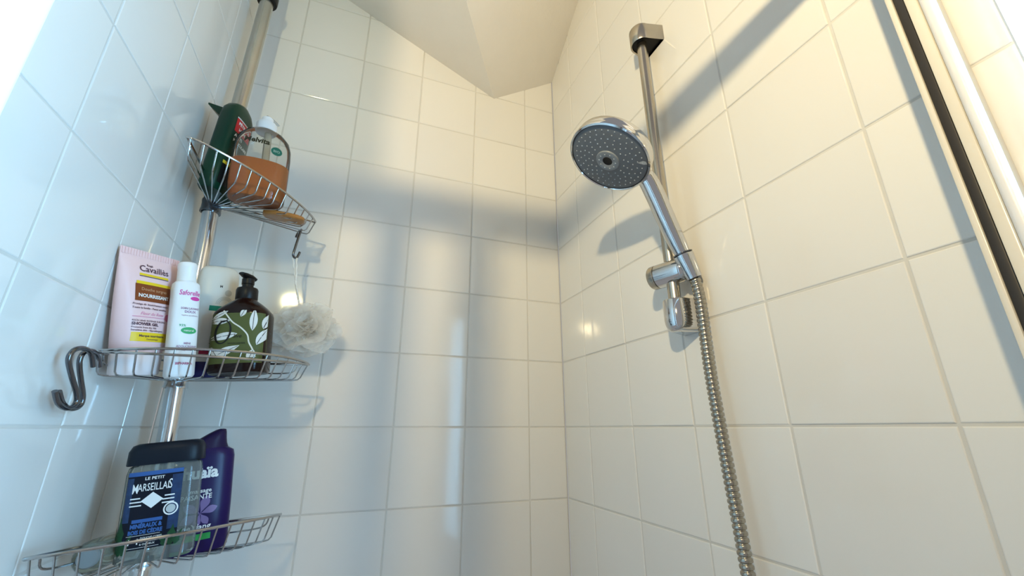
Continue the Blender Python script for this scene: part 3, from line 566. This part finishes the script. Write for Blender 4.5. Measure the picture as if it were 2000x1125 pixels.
# --- purple bottle
g = thing('shower_cream_bottle', 'deep purple bottle with a pale flower print in the lowest basket', 'shower gel', stand(P(-1.205, 5.36, -1.11), P(-1.315, 5.36, -0.015), 16))
PU = Loft([(0, 0.0330, 0.0165, 3), (0.004, 0.0365, 0.0190, 3), (0.06, 0.0372, 0.0195, 3), (0.125, 0.0368, 0.0192, 3), (0.1335, 0.0352, 0.0185, 2.8), (0.1385, 0.0315, 0.0170, 2.6, -0.004)])
pum = bmat('purple_plastic', (0.014, 0.005, 0.068), 0.28); link('body', PU.bm(), pum, g)
link('cap', Loft([(0.1385, 0.0315, 0.0168, 2.6, -0.004), (0.1445, 0.0255, 0.0150, 2.4, 0.000), (0.152, 0.0185, 0.0130, 2.3, 0.006), (0.160, 0.0115, 0.0105, 2.2, 0.0125), (0.1645, 0.0065, 0.0075, 2.1, 0.0165), (0.1655, 0.0030, 0.0035, 2.0, 0.017)]).bm(), bmat('purple_cap', (0.012, 0.006, 0.045), 0.35), g)
link('lettering', text(PU, [('ushuaïa', 0.0165, 0.0985, 0.0215, 'RIGHT', 0, 0.04, 0.95), ('massage', 0.0105, 0.0785, 0.0078, 'RIGHT', 0, 0.02, 1), ('APAISANTE', 0.0115, 0.0700, 0.0092, 'RIGHT', 0, 0.02, 0.9), ('Fleur deYlang', 0.0130, 0.0300, 0.0112, 'RIGHT', 0.08, 0.02, 0.95)], 0.0006), ink_white, g, smooth=False)
lil = bmat('print_lilac', (0.22, 0.15, 0.33))
for r, L in ((0.30, 0.021), (1.25, 0.024), (2.6, 0.024), (3.6, 0.025), (4.45, 0.019), (5.3, 0.018)):
    n = 8; a = [(L * k / n, L * 0.24 * sin(pi * (k / n) ** 1.5)) for k in range(n + 1)]; b = [(L * k / n, -L * 0.24 * sin(pi * (k / n) ** 1.5)) for k in range(n - 1, 0, -1)]
    link('petal_print', poly(PU, [(-0.0005 + p * cos(r) - q * sin(r), 0.0510 + p * sin(r) + q * cos(r)) for p, q in a + b], 0.0005), lil, g)
bm = bmesh.new(); patch(PU, -0.030, 0.0140, 0.0165, 0.0245, 0.0005, bm=bm); link('green_print', bm, bmat('print_bright_green', (0.02, 0.28, 0.05)), g)
# --- clear travel bottle lying in the lowest basket and a beige pumice block
g = thing('travel_bottle', 'small clear bottle lying on its side at the left of the lowest basket', 'bottle', frame(P(-1.80, 4.80, -0.975), Vector((0.02, 1, -0.04)), XV))
bm = bmesh.new(); lathe(bm, [(0, -0.002), (0.0150, -0.002), (0.0180, 0.002), (0.0185, 0.010), (0.0185, 0.055), (0.0150, 0.064), (0.0085, 0.068), (0.0085, 0.074)], None, 32); link('bottle_shell', bm, clear_mat('clear_grey_green', (0.80, 0.84, 0.78), (0.5, 0.54, 0.46), 0.22), g)
bm = bmesh.new(); lathe(bm, [(0, -0.006), (0.0100, -0.006), (0.0115, -0.004), (0.0115, 0.0), (0, 0.001)], None, 28); link('base_disc', bm, mat('grey_plastic', (0.22, 0.25, 0.26), 0.12, var=0.04), g)
bm = bmesh.new(); box(bm, (-0.017, -0.012, 0), (0.017, 0.012, 0.024), 0.004); o = link('pumice_block', bm, mat('beige_pumice', (0.42, 0.33, 0.22), 0.9, var=0.2, bump=0.5, bscale=250), None)
o.matrix_world = stand(P(-1.79, 5.36, -1.11), P(-1.79, 5.36, 0), 20); tag(o, 'beige pumice block behind the navy capped bottle', 'pumice')

# ------------------------------------------------------------------ hooks and bath puff
def s_hook(label, pts, r, group):
    bm = bmesh.new(); sp = smooth_path([P(*q) for q in pts], 6); sweep(bm, [q - sp[0] for q in sp], r, 10)
    o = link('s_hook', bm, M['dark_metal']); o.location = sp[0]; return tag(o, label, 'hook', group)
HK = 'dark metal hooks on the baskets'
H1 = [(-1.935, 4.325, 0.470), (-1.935, 4.257, 0.546), (-1.935, 4.171, 0.580), (-1.935, 4.069, 0.574), (-1.935, 3.998, 0.536), (-1.935, 3.990, 0.471), (-1.935, 4.088, 0.368), (-1.935, 4.206, 0.266), (-1.935, 4.250, 0.201), (-1.935, 4.216, 0.155), (-1.935, 4.132, 0.144), (-1.935, 4.027, 0.178), (-1.935, 3.951, 0.251)]
H2 = [(-1.975, 4.503, 0.491), (-1.975, 4.439, 0.558), (-1.975, 4.356, 0.592), (-1.975, 4.264, 0.581), (-1.975, 4.212, 0.544), (-1.975, 4.216, 0.478), (-1.975, 4.304, 0.362), (-1.975, 4.397, 0.252), (-1.975, 4.409, 0.182), (-1.975, 4.343, 0.148), (-1.975, 4.241, 0.152), (-1.975, 4.156, 0.188), (-1.975, 4.079, 0.259)]
s_hook('nearer dark S hook hanging at the left tip of the middle basket', H1, 0.0027, HK)
s_hook('farther dark S hook nested against the wall at the left tip of the middle basket', H2, 0.0027, HK)
s_hook('dark S hook under the right tip of the top basket holding the puff cord', [(-0.885, 5.68, 2.38), (-0.868, 5.68, 2.45), (-0.845, 5.65, 2.475), (-0.825, 5.60, 2.46), (-0.835, 5.58, 2.38), (-0.862, 5.57, 2.13), (-0.862, 5.58, 2.085), (-0.845, 5.61, 2.07), (-0.825, 5.64, 2.09), (-0.805, 5.65, 2.17)], 0.0022, HK)
puff = thing('bath_puff', 'white mesh bath puff hanging by a cord from the hook of the top basket', 'bath puff', Matrix.Translation(P(-0.60, 5.70, 1.185)))
bpy.context.view_layer.update()
mt = bpy.data.materials.new('puff_net'); mt.use_nodes = True; nt = mt.node_tree; b = nt.nodes['Principled BSDF']
b.inputs['Base Color'].default_value = (0.93, 0.92, 0.87, 1); b.inputs['Roughness'].default_value = 0.6
tr = nt.nodes.new('ShaderNodeBsdfTransparent'); tl = nt.nodes.new('ShaderNodeBsdfTranslucent'); tl.inputs[0].default_value = (0.96, 0.95, 0.91, 1)
m1 = nt.nodes.new('ShaderNodeMixShader'); m1.inputs[0].default_value = 0.5; m2 = nt.nodes.new('ShaderNodeMixShader')
tc = nt.nodes.new('ShaderNodeTexCoord'); vz = nt.nodes.new('ShaderNodeTexNoise'); vz.inputs['Scale'].default_value = 60
rmp = nt.nodes.new('ShaderNodeMapRange'); rmp.inputs['To Min'].default_value = 0.24; rmp.inputs['To Max'].default_value = 0.56
nt.links.new(tc.outputs['Object'], vz.inputs['Vector']); nt.links.new(vz.outputs['Fac'], rmp.inputs['Value'])
nt.links.new(b.outputs[0], m1.inputs[1]); nt.links.new(tl.outputs[0], m1.inputs[2]); nt.links.new(rmp.outputs[0], m2.inputs[0])
nt.links.new(tr.outputs[0], m2.inputs[1]); nt.links.new(m1.outputs[0], m2.inputs[2]); nt.links.new(m2.outputs[0], nt.nodes['Material Output'].inputs[0])
rnd = random.Random(11); bm = bmesh.new()
for k in range(115):
    ax = Vector((rnd.gauss(0, 1), rnd.gauss(0, 1), rnd.gauss(0, 1))).normalized(); fr = frame(Vector((0, 0, 0)), ax)
    a0 = rnd.uniform(0, 2 * pi); span = rnd.uniform(1.3, 2.6); n = 22; off = rnd.uniform(-0.6, 0.6); ro = rnd.uniform(0.82, 1.06); prev = None
    ph, fq = rnd.uniform(0, 6), rnd.uniform(2.0, 3.6)
    for i in range(n + 1):
        t = a0 + span * i / n; env = 0.35 + 0.65 * sin(pi * i / n) ** 0.5
        d = fr.to_3x3() @ Vector((cos(t) * cos(off), sin(t) * cos(off), sin(off)))
        side = fr.to_3x3() @ Vector((0, 0, 1)); wv = sin(ph + fq * (t - a0) * 2) * 0.0050
        sc = Vector((0.063, 0.052, 0.053))
        row = []
        for rr in (0.60, 0.76, 0.90, 1.0):
            p = d * (rr * ro * env + (1 - env) * 0.2); p = Vector((p.x * sc.x, p.y * sc.y, p.z * sc.z)) + side * (wv * rr * rr)
            row.append(bm.verts.new(p))
        if prev:
            for j in range(3): bm.faces.new((prev[j], prev[j + 1], row[j + 1], row[j]))
        prev = row
o = link('net', bm, mt, puff, sharp=180); o['kind'] = 'stuff'
bm = bmesh.new(); A = P(-0.845, 5.61, 2.065); B = P(-0.79, 5.66, 1.74); Cc = P(-0.70, 5.70, 1.42)
for s_ in (-1, 1):
    pts = []
    for i in range(40):
        f = i / 39; c = A.lerp(B, f / 0.5) if f < 0.5 else B.lerp(Cc, (f - 0.5) / 0.5)
        tw = 0.0035 * (1 - f / 0.5) if f < 0.5 else 0.0012 * sin((f - 0.5) * 40)
        pts.append(c + rt * (s_ * tw) + fw * (s_ * 0.001 * cos(f * 40)))
    sweep(bm, pts, 0.0015, 6)
wc('cord', bm, mat('white_cord', (0.78, 0.75, 0.68), 0.8, var=0.05), puff)

# ------------------------------------------------------------------ shower rail, slider, hand shower, hose
RO_ = 0.20; BX = RX - RO_; BY = 3.247
rail = thing('shower_rail', 'chrome shower riser rail with end brackets on the right wall', 'shower rail', Matrix.Translation(P(RX, BY, 1.0)))
bpy.context.view_layer.update()
bm = bmesh.new(); sweep(bm, [P(BX, BY, 1.02), P(BX, BY, 4.78)], 0.0095, 28); wc('bar', bm, M['chrome_dull'], rail, label='tarnished chrome bar')
def pill(nx=14, r=0.0190, wallw=0.0205, off=0.0):
    """outline in (distance from wall, y) : rounded nose at the bar, flat back on the wall"""
    L = RO_ * T; pts = [(0.0006, -wallw + off)]
    for k in range(nx + 1): a = -pi / 2 + pi * k / nx; pts.append((L + (r - off) * cos(a), (r - off) * sin(a)))
    pts.append((0.0006, wallw - off)); return pts
def pill_ring(bm, z, **k): return [bm.verts.new((RX * T - d, BY * T + y, CAMZ + z * T)) for d, y in pill(**k)]
def stack(bm, rings, cap0, cap1):
    n = len(rings[0])
    for a, b in zip(rings, rings[1:]):
        for j in range(n): bm.faces.new((a[j], a[(j + 1) % n], b[(j + 1) % n], b[j]))
    if cap0: bm.faces.new(list(reversed(rings[0])))
    if cap1: bm.faces.new(rings[-1])
    bmesh.ops.recalc_face_normals(bm, faces=bm.faces)
bm = bmesh.new()
stack(bm, [pill_ring(bm, 4.82, r=0.0178, wallw=0.0253), pill_ring(bm, 4.650, r=0.0178, wallw=0.0253), pill_ring(bm, 4.640, r=0.0196, wallw=0.0271), pill_ring(bm, 4.652, r=0.0209, wallw=0.0284), pill_ring(bm, 4.865, r=0.0212, wallw=0.0287), pill_ring(bm, 4.885, r=0.0194, wallw=0.0269)], True, True)
wc('bracket', bm, M['chrome_dull'], rail, label='hollow top bracket')
bm = bmesh.new(); stack(bm, [pill_ring(bm, 4.672, r=0.0176, wallw=0.0251), pill_ring(bm, 4.800, r=0.0176, wallw=0.0251)], True, True); wc('bracket_fill', bm, M['black'], rail, label='black fill in the hollow of the top bracket')  # black plug fills the open cup to make its inside dark
bm = bmesh.new(); rings = []
for z, ins in ((0.905, 0.0110), (0.915, 0.0072), (0.945, 0.0030), (0.985, 0.0008), (1.03, 0.0), (1.225, 0.0), (1.235, 0.001)): rings.append(pill_ring(bm, z, r=0.0190 - ins, wallw=0.0215 - ins * 0.2))
stack(bm, rings, True, True); wc('bracket', bm, M['chrome'], rail, label='polished bottom bracket')
# slider
A_ = Vector((-0.30, 0.95, 0.0)).normalized(); SC = P(BX, BY, 1.537)
sl = wc('slider', (lambda b: (lathe(b, [(0, -0.0330), (0.0065, -0.0322), (0.0125, -0.0295), (0.0170, -0.0245), (0.0190, -0.0180), (0.0196, -0.0100), (0.0196, 0.0215), (0.0186, 0.0225), (0, 0.0225)], frame(SC, A_), 36), b)[1])(bmesh.new()), M['chrome'], rail, label='chrome slider on the bar')
k_ = link('knob', (lambda b: (lathe(b, [(0, 0.0228), (0.0182, 0.0230), (0.0194, 0.0240), (0.0194, 0.0320), (0.0180, 0.0345), (0, 0.0355)], frame(SC, A_), 36), b)[1])(bmesh.new()), M['chrome_dull']); k_.parent = sl
HB = P(3.092, 3.036, 1.431)                # holder: axis of the hand shower's foot
hdir = (P(2.80, 3.075, 2.21) - HB).normalized()
k_ = link('holder', (lambda b: (lathe(b, [(0.0098, -0.002), (0.0115, -0.002), (0.0122, 0.004), (0.0150, 0.032), (0.0150, 0.036), (0.0138, 0.036), (0.0100, 0.004), (0.0098, -0.002)], frame(HB, hdir), 36), b)[1])(bmesh.new()), M['chrome']); k_.parent = sl
# hand shower
HC = P(2.206, 3.035, 2.60); FN = Vector((-0.486, 0.059, -0.872)).normalized()
hs = thing('hand_shower', 'chrome hand shower with a round grey spray face resting in the slider holder', 'hand shower', Matrix.Translation(HB))
bpy.context.view_layer.update()
R0 = 0.0645; fr = frame(HC, FN)
bm = bmesh.new(); lathe(bm, [(R0 - 0.0045, 0.0005), (R0 - 0.0030, 0.0025), (R0 - 0.0006, 0.0010), (R0, -0.0030), (R0 - 0.0010, -0.0055), (R0 - 0.0006, -0.0070), (R0 - 0.0015, -0.016), (R0 - 0.007, -0.0225), (R0 - 0.022, -0.029), (0.020, -0.032), (0, -0.033)], fr, 72)
wc('head', bm, M['chrome'], hs, label='chrome head shell')
bm = bmesh.new(); lathe(bm, [(0, 0.0050), (0.0165, 0.0050), (0.0185, 0.0046), (0.040, 0.0030), (R0 - 0.0062, 0.0012), (R0 - 0.0048, 0.0004), (R0 - 0.0046, -0.002)], fr, 72)
face = wc('spray_face', bm, mat('spray_grey', (0.115, 0.130, 0.145), 0.38, var=0.04), hs, label='grey spray face')
bm = bmesh.new(); lathe(bm, [(R0 - 0.0048, 0.0004), (R0 - 0.0043, 0.0012), (R0 - 0.0032, 0.0012), (R0 - 0.0028, 0.0), (R0 - 0.0048, 0.0004)], fr, 72); wc('seal_ring', bm, M['black'], hs)
bm = bmesh.new(); lathe(bm, [(0.0185, 0.0046), (0.0178, 0.0066), (0.0150, 0.0072), (0.0085, 0.0068), (0.0075, 0.0060), (0.0075, 0.0052)], fr, 48); wc('centre_ring', bm, mat('ring_grey', (0.20, 0.22, 0.235), 0.35, var=0.04), hs, label='raised centre ring')
bm = bmesh.new(); lathe(bm, [(0.0076, 0.0063), (0.006, 0.0058), (0, 0.0056)], fr, 32); wc('centre_outlet', bm, M['black'], hs, label='dark centre outlet')
bm = bmesh.new(); rn = random.Random(3)
for rr, n in ((0.0525, 34), (0.0455, 24), (0.0385, 24), (0.0315, 16), (0.0255, 14), (0.0130, 10)):
    for k in range(n):
        a = 2 * pi * (k + (0.5 if n in (24,) and rr < 0.04 else 0)) / n; zz = 0.0070 if rr < 0.015 else 0.0046 - (rr - 0.0185) * 0.087
        lathe(bm, [(0.0011, 0), (0.00085, 0.0009), (0, 0.0011)], fr @ Matrix.Translation((rr * cos(a), rr * sin(a), zz - 0.0002)), 8)
o = wc('nozzles', bm, mat('nozzle_grey', (0.42, 0.45, 0.47), 0.4, var=0.03), hs); o['kind'] = 'stuff'
# handle from the rim of the head to the foot in the holder
toF = (HB + hdir * 0.036); side = (HC - toF)
ex = fr.to_3x3() @ Vector((1, 0, 0)); rimd = (toF - HC); rimd = (rimd - FN * rimd.dot(FN)).normalized()
p_in = HC + rimd * (R0 - 0.012) - FN * 0.014; p_rim = HC + rimd * (R0 + 0.004) - FN * 0.0125
pts = smooth_path([p_in, p_rim, p_rim.lerp(toF, 0.22) - FN * 0.0018, p_rim.lerp(toF, 0.60), toF, HB + hdir * 0.004], 8)
N = len(pts); bm = bmesh.new()
rad = []
for i in range(N):
    f = i / (N - 1); rad.append(0.0125 + 0.0022 * sin(pi * min(1, f * 1.25)) - (0.0035 * max(0, f - 0.72) / 0.28) + (0.003 * (1 - f / 0.15) if f < 0.15 else 0))
sweep(bm, pts, rad, 28); wc('handle', bm, M['chrome'], hs, label='polished handle')
bm = bmesh.new(); lathe(bm, [(0.0135, 0), (0.0148, 0.0008), (0.0148, 0.0022), (0.0135, 0.003)], frame(toF + hdir * 0.0008, hdir), 36); wc('handle_ring', bm, M['dark_metal'], hs)
# little pale drop-shaped mark at the rim of the face
bm = bmesh.new(); mk = [(R0 - 0.005, 0), (R0 - 0.0068, 0.005), (R0 - 0.011, 0.006), (R0 - 0.020, 0.0015), (R0 - 0.011, -0.001)]
ang = math.radians(41)
bm.faces.new([bm.verts.new(fr @ (Matrix.Rotation(ang, 4, 'Z') @ Vector((x, y, 0.0048 - (x - 0.0185) * 0.087 * 0.9)))) for x, y in mk]); wc('marking', bm, mat('mark_grey', (0.42, 0.42, 0.40), 0.4), hs, smooth=False, label='pale grey mark on the face rim')
# hose: a ribbed metal tube hanging from the foot
hp = smooth_path([HB - hdir * 0.004, P(3.100, 3.018, 1.305), P(3.096, 3.004, 1.158), P(3.08, 2.994, 0.789), P(3.057, 2.973, 0.421), P(3.052, 2.938, -0.263), P(3.041, 2.886, -1.084), P(3.01, 2.84, -2.4)], 60)
def resample(pts, step):
    out = [pts[0]]; acc = 0
    for a, b in zip(pts, pts[1:]):
        L = (b - a).length
        while acc + L >= step:
            t = (step - acc) / L; a = a.lerp(b, t); L = (b - a).length; out.append(a.copy()); acc = 0
        acc += L
    return out
hp = resample(hp, 0.00076); bm = bmesh.new()
prof = [0.0062, 0.0070, 0.0079, 0.0082, 0.0082, 0.0082, 0.0082, 0.0079, 0.0070]
sweep(bm, hp, [prof[i % 9] for i in range(len(hp))], 14)
hose = link('shower_hose', bm, M['hose'], sharp=180); tag(hose, 'ribbed metal shower hose hanging down from the hand shower', 'hose')
